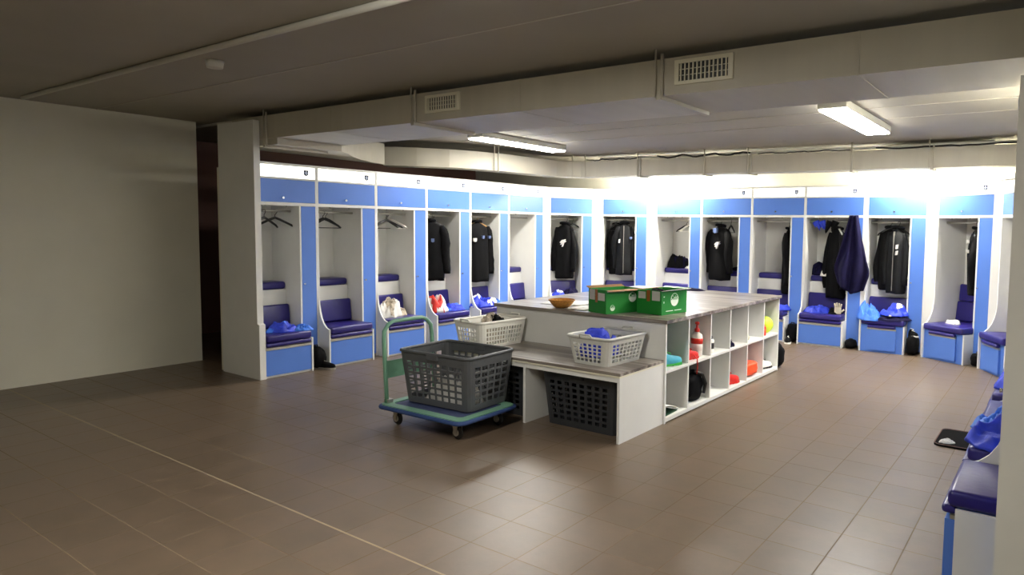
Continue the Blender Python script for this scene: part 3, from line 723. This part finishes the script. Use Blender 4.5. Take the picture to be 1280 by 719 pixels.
trainer(at(0, .66, -.19, .0), rot(0)+R(-70), 'black', 'alu', 'black shoe with silver trim leaning by the second locker seat', L_=.27)
floor_bag(at(10, .69, -.05, 0), rot(10), (.15, .28, .26), 'black', 62, 'black boot bag on the floor beyond the island end')
trainer(at(10, .68, -.19, 0), rot(10)+R(-80), 'black', 'plasticwhite', 'black shoe on the floor left of the seat below the navy towel', L_=.26)
floor_bag(at(11, .71, -.04, 0), rot(11), (.14, .30, .12), 'black', 63, 'low black bag on the floor below the big navy towel')
floor_bag(at(12, .65, -.06, 0), rot(12), (.15, .28, .26), 'black', 64, 'black bag with white mark on the floor right of the bright blue shirt')
trainer(at(12, .65, -.05, .22), rot(12)+R(-60), 'black', 'plasticwhite', 'black and white shoe lying on the black bag by the blue door', L_=.2, tip=R(-10))
floor_bag(at(13, .68, -.02, 0), rot(13), (.12, .24, .16), 'black', 65, 'black bag on the floor beside the angled locker base')

# ------------------------------------------------------------------ island
IX0, IX1, IY0, IY1 = -4.50, -2.645, 4.73, 7.335
isl = thing('storage_island', 'white central island with open cubbyholes along its right side', 'island unit', ((IX0+IX1)/2, (IY0+IY1)/2, 0))
ox, oy = (IX0+IX1)/2, (IY0+IY1)/2
def ib(name, x0, x1, y0, y1, z0, z1, m='white'):
    return bx(name, (x0-ox, x1-ox, y0-oy, y1-oy, z0, z1), m, isl)
DV = [4.73, 5.14, 5.575, 6.005, 6.44, 6.88, 7.335]
ib('front_panel', IX0, IX1, IY0, IY0+.02, 0, .825)
ib('rear_panel', IX0, IX1, IY1-.02, IY1, 0, .825)
ib('left_panel', IX0, IX0+.02, IY0+.02, IY1-.02, 0, .825)
ib('cubby_back', IX1-.47, IX1-.45, IY0+.02, IY1-.02, .0, .825)
ib('bottom_shelf', IX1-.45, IX1, IY0+.02, IY1-.02, .012, .045)
ib('middle_shelf', IX1-.45, IX1, IY0+.02, IY1-.02, .415, .437)
for y in DV[1:-1]: ib('divider', IX1-.45, IX1-.001, y-.009, y+.009, .045, .415); ib('divider', IX1-.45, IX1-.001, y-.009, y+.009, .437, .825)
bm = NB(); box(bm, -4.523, -2.626, 4.71, 7.352, .825, .856, bev=.003)
tag(obj('island_worktop', bm, 'top'), 'streaky grey brown wood worktop on the central island', 'worktop')
BY = 4.08
bn = thing('low_bench', 'low white bench with wood top in front of the island', 'bench', (-3.58, 4.4, 0))
def bb(name, x0, x1, y0, y1, z0, z1, m='white', bev=0): return bx(name, (x0+3.58, x1+3.58, y0-4.4, y1-4.4, z0, z1), m, bn, bev)
bb('end_panel', -2.682, -2.660, BY, 4.728, 0, .492)
bb('divider_panel', -3.60, -3.575, BY+.01, 4.728, 0, .492)
bb('end_panel', -4.50, -4.478, BY+.01, 4.728, 0, .492)
bb('apron', -4.478, -2.682, BY+.012, BY+.03, .455, .492)
bb('bench_top', -4.50, -2.660, BY+.004, 4.729, .505, .527, 'top', .002)
bb('top_edge', -4.50, -2.661, BY, 4.728, .492, .505, 'edge')

# ------------------------------------------------------------------ baskets
def basket(name, loc, rotz, base, top, h, cols, rows, m, label, hw=.62, hh=.62, rim=.012, cat='laundry basket', tm=.16, bmg=.1, skew=0, handles='x'):
    t = thing(name, label, cat, loc, rotz)
    bl, bw = base; tl, tw_ = top
    rb = .045
    nc = {'l': cols[0], 's': cols[1]}
    def sidepts(n):
        # breakpoints in -1..1 with hole flags
        br = [-1]; flags = []
        mg = .06
        span = 2-2*mg; cell = span/n
        br.append(-1+mg); flags.append(False)
        for k in range(n):
            a = -1+mg+cell*k
            pass
        br = [-1, -1+mg]; flags = [False]
        for k in range(n):
            a = -1+mg+cell*k
            g = cell*(1-hw)/2
            br += [a+g, a+cell-g]; flags += [False, True]
            if k == n-1: br.append(1-mg); flags.append(False)
        br.append(1); flags.append(False)
        # drop duplicates of first margin
        return br, flags
    vb = [0, bmg]; vf = [False]
    sp = 1-bmg-tm; ce = sp/rows
    for k in range(rows):
        a = bmg+ce*k; g = ce*(1-hh)/2
        vb += [a+g, a+ce-g]; vf += [False, True]
    vb += [1-tm+.0, 1]; vf += [False, False]
    bm = NB(); per = []; pf = []
    # perimeter descriptors: (side, u) or (corner, angle)
    order = [('l', -1), ('s', 1), ('l', 1), ('s', -1)]
    for si, (kind, sgn) in enumerate(order):
        br, fl = sidepts(nc[kind])
        for i, b_ in enumerate(br):
            per.append(('side', si, b_))
            if i < len(br)-1: pf.append(fl[i])
        pf.append(False)
        for c in (1, 2):
            per.append(('corner', si, c/3)); pf.append(False)
    def pos(d, v):
        L2 = (bl+(tl-bl)*v)/2; W2 = (bw+(tw_-bw)*v)/2
        r = rb
        kind, si, u = d
        lx, wy = L2-r, W2-r
        z = v*h
        if kind == 'side':
            uu_ = u
            if si == 0: return (uu_*lx, -W2, z)
            if si == 1: return (L2, uu_*wy, z)
            if si == 2: return (-uu_*lx, W2, z)
            return (-L2, -uu_*wy, z)
        a = [-90, 0, 90, 180][si]+90*u
        cx, cy = [(lx, -wy), (lx, wy), (-lx, wy), (-lx, -wy)][si]
        return (cx+r*math.cos(R(a)), cy+r*math.sin(R(a)), z)
    V = [[bm.verts.new(pos(d, v)) for d in per] for v in vb]
    n_ = len(per)
    for j in range(len(vb)-1):
        for i in range(n_):
            if vf[j] and pf[i]: continue
            bm.faces.new((V[j][i], V[j][(i+1) % n_], V[j+1][(i+1) % n_], V[j+1][i]))
    bm.faces.new(V[0][::-1])
    obj('basket_body', bm, m, t, solid=.005)
    bm = NB()
    top_pts = [Vector(pos(d, 1.0)) for d in per if not (d[0] == 'side' and abs(d[2]) < .99)]
    tube(bm, [p*1.0 for p in top_pts], rim, 8, closed=True)
    obj('rim', bm, m, t, smooth=True)
    for s in (-1, 1):
        bm = NB()
        if handles == 'x': # on long sides
            box(bm, -.06, .06, s*(tw_/2+.002)-.012, s*(tw_/2+.002)+.012, h-.05, h+.004, bev=.008)
        else:
            x = s*(tl/2+.01)
            tube(bm, [(x, -.06, h), (x+s*.012, -.05, h+.025), (x+s*.012, .05, h+.025), (x, .06, h)], .008, 8)
        obj('handle', bm, m, t)
    return t
# trolley
TR = R(1.5); TC = (-4.04, 3.69)
tr = thing('platform_trolley', 'green and blue platform trolley carrying the large dark basket', 'trolley', (TC[0], TC[1], 0), TR)
bx('deck', (-.43, .43, -.29, .29, .145, .163), 'trolleydeck', tr, .006)
bm = NB()
def rrect(hx, hy, r, n=5):
    out = []
    for cx, cy, a0 in ((hx-r, -hy+r, -90), (hx-r, hy-r, 0), (-hx+r, hy-r, 90), (-hx+r, -hy+r, 180)):
        for k in range(n+1): out.append((cx+r*math.cos(R(a0+90*k/n)), cy+r*math.sin(R(a0+90*k/n))))
    return out
tube(bm, [(x, y, .15) for x, y in rrect(.452, .317, .06)], .017, 8, closed=True)
obj('bumper', bm, 'trolleyblue', tr)
bm = NB(); i_, o_ = rrect(.375, .235, .04), rrect(.445, .31, .06)
vi = [bm.verts.new((x, y, .172)) for x, y in i_]; vo = [bm.verts.new((x, y, .172)) for x, y in o_]
vo2 = [bm.verts.new((x, y, .162)) for x, y in o_]; vi2 = [bm.verts.new((x, y, .164)) for x, y in i_]
for k in range(len(vi)):
    k2 = (k+1) % len(vi)
    bm.faces.new((vi[k], vi[k2], vo[k2], vo[k])); bm.faces.new((vo[k], vo[k2], vo2[k2], vo2[k])); bm.faces.new((vi2[k], vi2[k2], vi[k2], vi[k]))
obj('edge_band', bm, 'trolleygreen', tr, label='green painted edge band')
bm = NB()
HX = -.42
hp = [(HX, -.25, .165), (HX-.015, -.25, .40), (HX-.03, -.25, .66), (HX-.035, -.243, .74), (HX-.038, -.20, .79), (HX-.04, -.15, .812), (HX-.04, .15, .812), (HX-.038, .20, .79), (HX-.035, .243, .74), (HX-.03, .25, .66), (HX-.015, .25, .40), (HX, .25, .165)]
tube(bm, hp, .017, 10); obj('handle', bm, 'trolleygreen', tr, label='green tubular push handle')
bx('cross_plate', (HX-.026, HX-.018, -.25, .25, .36, .50), 'trolleygreen', tr)
for s in (-1, 1):
    bx('handle_socket', (HX-.03, HX+.03, s*.235-.025, s*.235+.025, .163, .20), 'alu', tr, .004)
for sx in (-1, 1):
    for sy in (-1, 1):
        bm = NB(); cx, cy = sx*.33, sy*.22
        lathe(bm, [(.012, 0), (.034, .004), (.05, .012), (.055, .018), (.055, .022), (.05, .028), (.034, .036), (.012, .04)], 20)
        for v in bm.verts:
            x, y, z = v.co; v.co = (x, z-.02, y)
        wh = obj('wheel', bm, 'rubber', tr, (cx, cy, .055))
        bm = NB(); lathe(bm, [(.028, -.002), (.028, .042)], 14)
        for v in bm.verts:
            x, y, z = v.co; v.co = (x, z-.02, y)
        obj('hub', bm, 'alu', wh)
        bm = NB()
        for s in (-1, 1): prism(bm, [(-.012, .045), (.012, .045), (.03, .128), (-.03, .128)], 'y', s*.026-.0015, s*.026+.0015)
        box(bm, -.035, .035, -.03, .03, .126, .142); obj('fork', bm, 'alu', tr, (cx, cy, 0))
basket('laundry_basket', (-4.05, 3.80, .176), R(3), (.675, .45), (.745, .54), .415, (8, 5), 6, 'plasticdark', 'large dark grey basket standing on the trolley', hw=.74, hh=.68, rim=.013)
heap('laundry', (-4.08, 3.79, .185), (.56, .36, .17), 'whitef', 71, 'white laundry at the bottom of the large dark basket', 'laundry', 0, 1.2)
basket('laundry_basket', (-3.12, 4.42, 0), 0, (.66, .40), (.73, .48), .45, (8, 5), 7, 'plasticblk', 'dark basket under the bench, right compartment', hw=.6, hh=.6)
basket('laundry_basket', (-4.02, 4.43, 0), 0, (.66, .40), (.73, .48), .45, (8, 5), 7, 'plasticblk', 'dark basket under the bench, mostly hidden behind the trolley', hw=.6, hh=.6)
basket('laundry_basket', (-4.28, 4.42, .528), R(86), (.50, .31), (.56, .37), .225, (13, 7), 4, 'plasticwhite', 'white basket of clothes on the bench behind the trolley', hw=.6, hh=.74, handles='y', tm=.2)
heap('laundry', (-4.28, 4.42, .56), (.24, .38, .22), ['whitef', 'camo'], 72, 'white and beige clothes in the white basket', 'laundry', 0, 1.2, mix=.1)
heap('sock', (-4.22, 4.42, .70), (.18, .16, .11), 'black', 73, 'black sock on top of the white basket clothes', 'sock', .4)
basket('laundry_basket', (-3.02, 4.44, .528), R(87), (.46, .34), (.53, .42), .215, (8, 6), 5, 'plasticgrey', 'light grey basket with blue shirts on the bench', hw=.7, hh=.74, handles='y', tm=.2)
heap('laundry', (-3.06, 4.41, .58), (.30, .40, .23), ['royal', 'royal'], 93, 'royal blue shirts inside the light grey basket', 'laundry', 0, 1.0)

# ------------------------------------------------------------------ things on the island top
ZT = .857
def carton(loc, rotz, wx, wy, h, label, flaps):
    t = thing('cardboard_box', label, 'box', loc, rotz)
    bm = NB(); a, b = wx/2, wy/2; th = .004
    box(bm, -a, a, -b, b, 0, th); box(bm, -a, a, -b, -b+th, th, h); box(bm, -a, a, b-th, b, th, h)
    box(bm, -a, -a+th, -b+th, b-th, th, h); box(bm, a-th, a, -b+th, b-th, th, h)
    obj('carton_body', bm, 'green', t)
    for k, (side, ang, m) in enumerate(flaps):
        bm = NB()
        if side == 'f': box(bm, -a, a, -.003, 0, 0, .05); o = obj('flap', bm, m, t, (0, -b+.004, h)); o.rotation_euler.x = R(ang)
        if side == 'b': box(bm, -a, a, 0, .003, 0, .05); o = obj('flap', bm, m, t, (0, b-.004, h)); o.rotation_euler.x = R(-ang)
        if side == 'l': box(bm, -.003, 0, -b, b, 0, .05); o = obj('flap', bm, m, t, (-a+.004, 0, h)); o.rotation_euler.y = R(-ang)
        if side == 'r': box(bm, 0, .003, -b, b, 0, .05); o = obj('flap', bm, m, t, (a-.004, 0, h)); o.rotation_euler.y = R(ang)
    return t
def text_mesh(name, s, size, parent, loc, rx, rz, m, extrude=.0008):
    cu = bpy.data.curves.new(name, 'FONT'); cu.body = s; cu.size = size; cu.extrude = extrude; cu.align_x = 'CENTER'; cu.align_y = 'CENTER'
    o = bpy.data.objects.new(name, cu); COL.objects.link(o)
    dg = bpy.context.evaluated_depsgraph_get(); me = bpy.data.meshes.new_from_object(o.evaluated_get(dg))
    COL.objects.unlink(o); bpy.data.objects.remove(o)
    me.materials.clear(); me.materials.append(M[m])
    q = bpy.data.objects.new(name, me); COL.objects.link(q); q.parent = parent; q.location = loc; q.rotation_euler = (rx, 0, rz)
    return q
def logo(parent, face, u, z, s, a, b):
    """half-disc mark with lettering; face 'f' (y=-b) or 'r' (x=a)"""
    bm = NB(); pts = [(s*.5*math.cos(t_), -s*.02+s*.5*math.sin(t_)) for t_ in [math.pi+math.pi*k/14 for k in range(15)]]
    prism(bm, pts, 'y', -.0012, 0)
    # thin ring over the lettering
    for k in range(14):
        t0, t1 = math.pi*k/14, math.pi*(k+1)/14
        prism(bm, [(s*r_*math.cos(q), s*r_*math.sin(q)) for r_, q in ((.5, t0), (.5, t1), (.45, t1), (.45, t0))], 'y', -.0012, 0)
    o = obj('logo_mark', bm, 'print', parent)
    if face == 'f': o.location = (u, -b-.0002, z)
    else: o.location = (a+.0002, u, z); o.rotation_euler.z = R(90)
    if face == 'f': text_mesh('logo_lettering', 'Celo', s*.46, parent, (u, -b-.001, z+s*.14), R(90), 0, 'print')
    else: text_mesh('logo_lettering', 'Celo', s*.46, parent, (a+.001, u, z+s*.14), R(90), R(90), 'print')
def patch(parent, face, u0, u1, z0, z1, m, a, b, name='label_sticker'):
    if face == 'f': return bx(name, (u0, u1, -b-.0012, -b-.0002, z0, z1), m, parent)
    return bx(name, (a+.0002, a+.0012, u0, u1, z0, z1), m, parent)
def ctr(n, wx, wy, rot_):  # near corner (front right) -> centre
    c, s = math.cos(rot_), math.sin(rot_); return (n[0]-wx/2*c-wy/2*s, n[1]-wx/2*s+wy/2*c)
wx, wy, h = .25, .40, .205
r_ = R(-18); c = ctr((-3.215, 4.70), wx, wy, r_)
cb = carton((c[0], c[1], ZT), r_, wx, wy, h, 'green cardboard box on the island, left of two, brown flap open', (('b', 100, 'card'), ('l', 70, 'card'), ('r', 100, 'card')))
logo(cb, 'r', .09, .135, .085, wx/2, wy/2); logo(cb, 'r', -.13, .05, .05, wx/2, wy/2)
patch(cb, 'f', -.11, -.035, .11, .20, 'label', wx/2, wy/2); patch(cb, 'f', .012, .105, .11, .175, 'label', wx/2, wy/2); patch(cb, 'f', -.028, .005, .09, .205, 'tape', wx/2, wy/2, 'packing_tape')
patch(cb, 'r', -.19, .0, .185, .20, 'label', wx/2, wy/2, 'pale_band')
wx, wy = .27, .36; r_ = R(-8); c = ctr((-2.81, 4.94), wx, wy, r_)
cb = carton((c[0], c[1], ZT), r_, wx, wy, h, 'green cardboard box on the island, right of two, nearest the cubbyholes', (('l', 95, 'card'), ('r', 78, 'paper'), ('b', 80, 'green')))
logo(cb, 'r', .0, .125, .11, wx/2, wy/2)
patch(cb, 'f', -.12, -.04, .13, .19, 'label', wx/2, wy/2); patch(cb, 'f', .03, .115, .12, .20, 'label', wx/2, wy/2); patch(cb, 'f', -.028, .008, .11, .205, 'tape', wx/2, wy/2, 'packing_tape')
patch(cb, 'r', -.155, -.145, .10, .115, 'print', wx/2, wy/2, 'print_mark'); patch(cb, 'r', -.155, -.14, .15, .16, 'print', wx/2, wy/2, 'print_mark')
for uu_ in (-.07, .05): patch(cb, 'r', uu_-.05, uu_+.05, .028, .033, 'print', wx/2, wy/2, 'print_line')
heap('shirt', (-2.99, 5.13, .99), (.22, .28, .07), 'black', 75, 'dark cloth inside the right green box', 'cloth', r_)
# bowl
bm = NB()
lathe(bm, [(.055, 0), (.075, .012), (.10, .04), (.118, .068), (.113, .068), (.094, .04), (.07, .016), (.03, .01)], 28)
bw_ = obj('wicker_bowl', bm, 'wicker', None, (-3.80, 4.84, ZT)); tag(bw_, 'round brown wicker bowl on the island corner', 'bowl')
bm = NB(); tube(bm, [(.118*math.cos(a), .118*math.sin(a), .07) for a in [2*math.pi*k/28 for k in range(28)]], .006, 6, closed=True)
obj('braided_rim', bm, 'wicker', bw_)
def sheet(x, y, rz, wx, wy, z, lab):
    bm = NB(); n = 8; g = []
    for i in range(n+1):
        g.append([bm.verts.new((wx*(i/n-.5), wy*(j/n-.5), .002+.006*max(0, noise.noise(Vector((i*.4, j*.4, x)))) )) for j in range(n+1)])
    for i in range(n):
        for j in range(n): bm.faces.new((g[i][j], g[i+1][j], g[i+1][j+1], g[i][j+1])).smooth = True
    tag(obj('paper_sheet', bm, 'paper', None, (x, y, z), rz, solid=.0015), lab, 'paper')
sheet(-3.62, 4.92, R(5), .21, .297, ZT+.001, 'white paper sheet between the wicker bowl and the green box')
sheet(-3.98, 5.18, R(12), .42, .40, ZT+.001, 'large white paper spread behind the wicker bowl')
bm = NB(); tube(bm, [(-.06, 0, 0), (.06, 0, 0)], .005, 8)
tag(obj('pen', bm, 'blackpl', None, (-3.52, 4.98, ZT+.014), R(-10)), 'black pen on the paper beside the left green box', 'pen')
heap('cloth', (-3.72, 7.2, ZT), (.36, .20, .035), 'darknavy', 76, 'dark folded cloth at the far edge of the island worktop', 'cloth', 0, .5)

# ------------------------------------------------------------------ things in the cubbyholes
XF = IX1; Z1, Z2 = .046, .438
def cy(k): return (DV[k]+DV[k+1])/2
t = trainer((XF-.09, DV[0]+.20, Z2), R(75), 'teal', 'lime', 'teal and green football boot in the first upper cubbyhole', studs=True, L_=.27, scale=1.15)
t = trainer((XF-.20, DV[0]+.18, Z2+.0), R(80), 'lime', 'blackpl', 'green football boot behind the teal one in its cubbyhole', studs=True, L_=.27, scale=1.2)
bm = NB(); g = []
for i in range(9):
    g.append([bm.verts.new((.30*(j/6-.5), .26*(i/8-.5), .014+.075*(1-i/8)+ (.018*math.sin(i/8*3)))) for j in range(7)])
for i in range(8):
    for j in range(6): bm.faces.new((g[i][j], g[i][j+1], g[i+1][j+1], g[i+1][j])).smooth = True
tag(obj('folder', bm, 'paper', None, (XF-.17, DV[0]+.16, Z1), 0, solid=.006), 'pale folder slanting in the first lower cubbyhole', 'folder')
bm = NB(); box(bm, -.14, .14, -.10, .12, 0, .008)
tag(obj('booklet', bm, 'darkgreen', None, (XF-.17, DV[0]+.16, Z1), R(3)), 'dark green booklet under the pale folder', 'booklet')
# dispenser bottle
t = thing('dispenser_bottle', 'white bottle with red pump in an upper cubbyhole', 'bottle', (XF-.10, DV[1]+.345, Z2))
bm = NB(); lathe(bm, [(.05, 0), (.055, .01), (.055, .17), (.05, .195), (.025, .215), (.02, .225)], 20, sx=1, sy=.8); obj('bottle_body', bm, 'plasticwhite', t)
bm = NB(); lathe(bm, [(.0565, .05), (.0568, .05), (.0568, .13), (.0565, .13)], 20, sx=1, sy=.8); obj('label_band', bm, 'plasticwhite', t)
bm = NB(); lathe(bm, [(.024, .222), (.024, .25), (.012, .256), (.010, .29), (.02, .292), (.02, .31), (.008, .315)], 14); tube(bm, [(0, 0, .30), (.03, -.03, .298)], .007, 8); obj('pump', bm, 'redpl', t, label='red pump')
bm = NB(); lathe(bm, [(.0572, .115), (.0574, .115), (.0574, .165), (.0572, .165)], 20, sx=1, sy=.8); obj('red_label', bm, 'redpl', t)
t = trainer((XF-.075, DV[1]+.155, Z2), R(85), 'redpl', 'redpl', 'red football boot beside the pump bottle', studs=True, L_=.24)
bm = NB(); tube(bm, [(XF-.03, DV[1]+.15, Z2+.05), (XF+.004, DV[1]+.155, Z2+.01), (XF+.008, DV[1]+.155, Z2-.05), (XF+.006, DV[1]+.15, Z2-.12)], .005, 6)
tag(obj('shoelace', bm, 'redpl'), 'red shoelace dangling over the shelf edge', 'lace')
# backpack
t = thing('backpack', 'black backpack filling the second lower cubbyhole', 'backpack', (XF-.14, DV[1]+.25, Z1), R(90))
obj('bag_body', blob_bm(.32, .24, .27, 80, .2), 'black', t)
bm = NB(); lathe(bm, [(.05, .2), (.08, .24), (.075, .31), (.04, .34)], 14, (-.07, 0), sy=.7); obj('top_roll', bm, 'black', t, smooth=True)
bm = NB(); tube(bm, [(-.04, -.08, .28), (.05, -.125, .24), (.11, -.13, .15), (.09, -.12, .06)], .016, 8); obj('strap', bm, 'blackpl', t)
def canister(loc, r, h, m1, m2, lab, name='spray_can', cat='can'):
    t = thing(name, lab, cat, loc)
    bm = NB(); lathe(bm, [(r*.95, 0), (r, .006), (r, h*.75), (r*.7, h*.82)], 16); obj('can_body', bm, m1, t)
    bm = NB(); lathe(bm, [(r*.6, h*.8), (r*.6, h*.97), (r*.4, h)], 14); obj('cap', bm, m2, t)
    bm = NB(); lathe(bm, [(r*1.01, h*.25), (r*1.02, h*.25), (r*1.02, h*.6), (r*1.01, h*.6)], 16); obj('label_band', bm, m2, t)
    return t
canister((XF-.07, DV[2]+.13, Z2), .036, .16, 'plasticwhite', 'blackpl', 'white and black can in the third upper cubbyhole')
canister((XF-.10, DV[3]+.13, Z2), .03, .13, 'plasticwhite', 'redpl', 'small red and white can in the fourth upper cubbyhole')
trainer((XF-.045, DV[3]+.12, Z2), R(90), 'darknavy', 'blackpl', 'dark blue sandal beside the red and white can', 'sandal', 'shoe', L_=.14, scale=.6)
trainer((XF-.09, DV[3]+.19, Z1), R(80), 'redpl', 'redpl', 'red football boot in the fourth lower cubbyhole', studs=True, L_=.25, scale=1.2)
bm = NB(); lathe(bm, [(.008, 0), (.026, .012), (.032, .032), (.026, .052), (.008, .064)], 14)
tag(obj('tennis_ball', bm, 'beige', None, (XF-.06, DV[4]+.11, Z2)), 'small pale ball in the fifth upper cubbyhole', 'ball')
t = thing('boot_bag', 'orange drawstring boot bag in the fifth lower cubbyhole', 'bag', (XF-.12, DV[4]+.23, Z1), R(80))
obj('bag_body', blob_bm(.32, .2, .16, 81, .2), 'orange', t)
bm = NB(); tube(bm, [(-.04, 0, .10), (-.07, -.01, .17), (-.10, 0, .23), (-.115, .01, .27)], [.075, .06, .045, .03], 12); obj('bag_neck', bm, 'orange', t)
bm = NB()
prof = [(.004, 0)] + [(.095*math.sin(math.pi*k/12), .095-.095*math.cos(math.pi*k/12)) for k in range(1, 12)] + [(.004, .19)]
lathe(bm, prof, 20)
tag(obj('handball', bm, 'yellow', None, (XF-.11, DV[5]+.30, Z2), 0), 'fluorescent yellow ball in the last upper cubbyhole', 'ball')
canister((XF-.06, DV[5]+.13, Z2), .032, .12, 'redpl', 'orange', 'red can beside the yellow ball')
trainer((XF-.09, DV[5]+.24, Z1), R(80), 'plasticwhite', 'blackpl', 'white and black football boot in the last lower cubbyhole', studs=True, L_=.27, scale=1.1)
t = floor_bag((-2.76, 7.50, 0), R(90), (.24, .24, .28), 'black', 82, 'round black bag on the floor against the island end')
# floor mat
bm = NB(); prism(bm, rrect(.2, .25, .05), 'z', 0, .012)
mt = obj('floor_mat', bm, 'mat', None, (-.545, 5.71, 0), 0); tag(mt, 'black mat on the tiles beside the right row seats', 'mat')
bm = NB(); tube(bm, [(x, y, .010) for x, y in rrect(.198, .233, .05)], .005, 6, closed=True); obj('border', bm, 'maroon', mt, label='dark red border')
heap('sock', (-.66, 5.55, .013), (.12, .07, .03), 'whitef', 83, 'white sock on the black floor mat', 'sock', .5, 1.2)
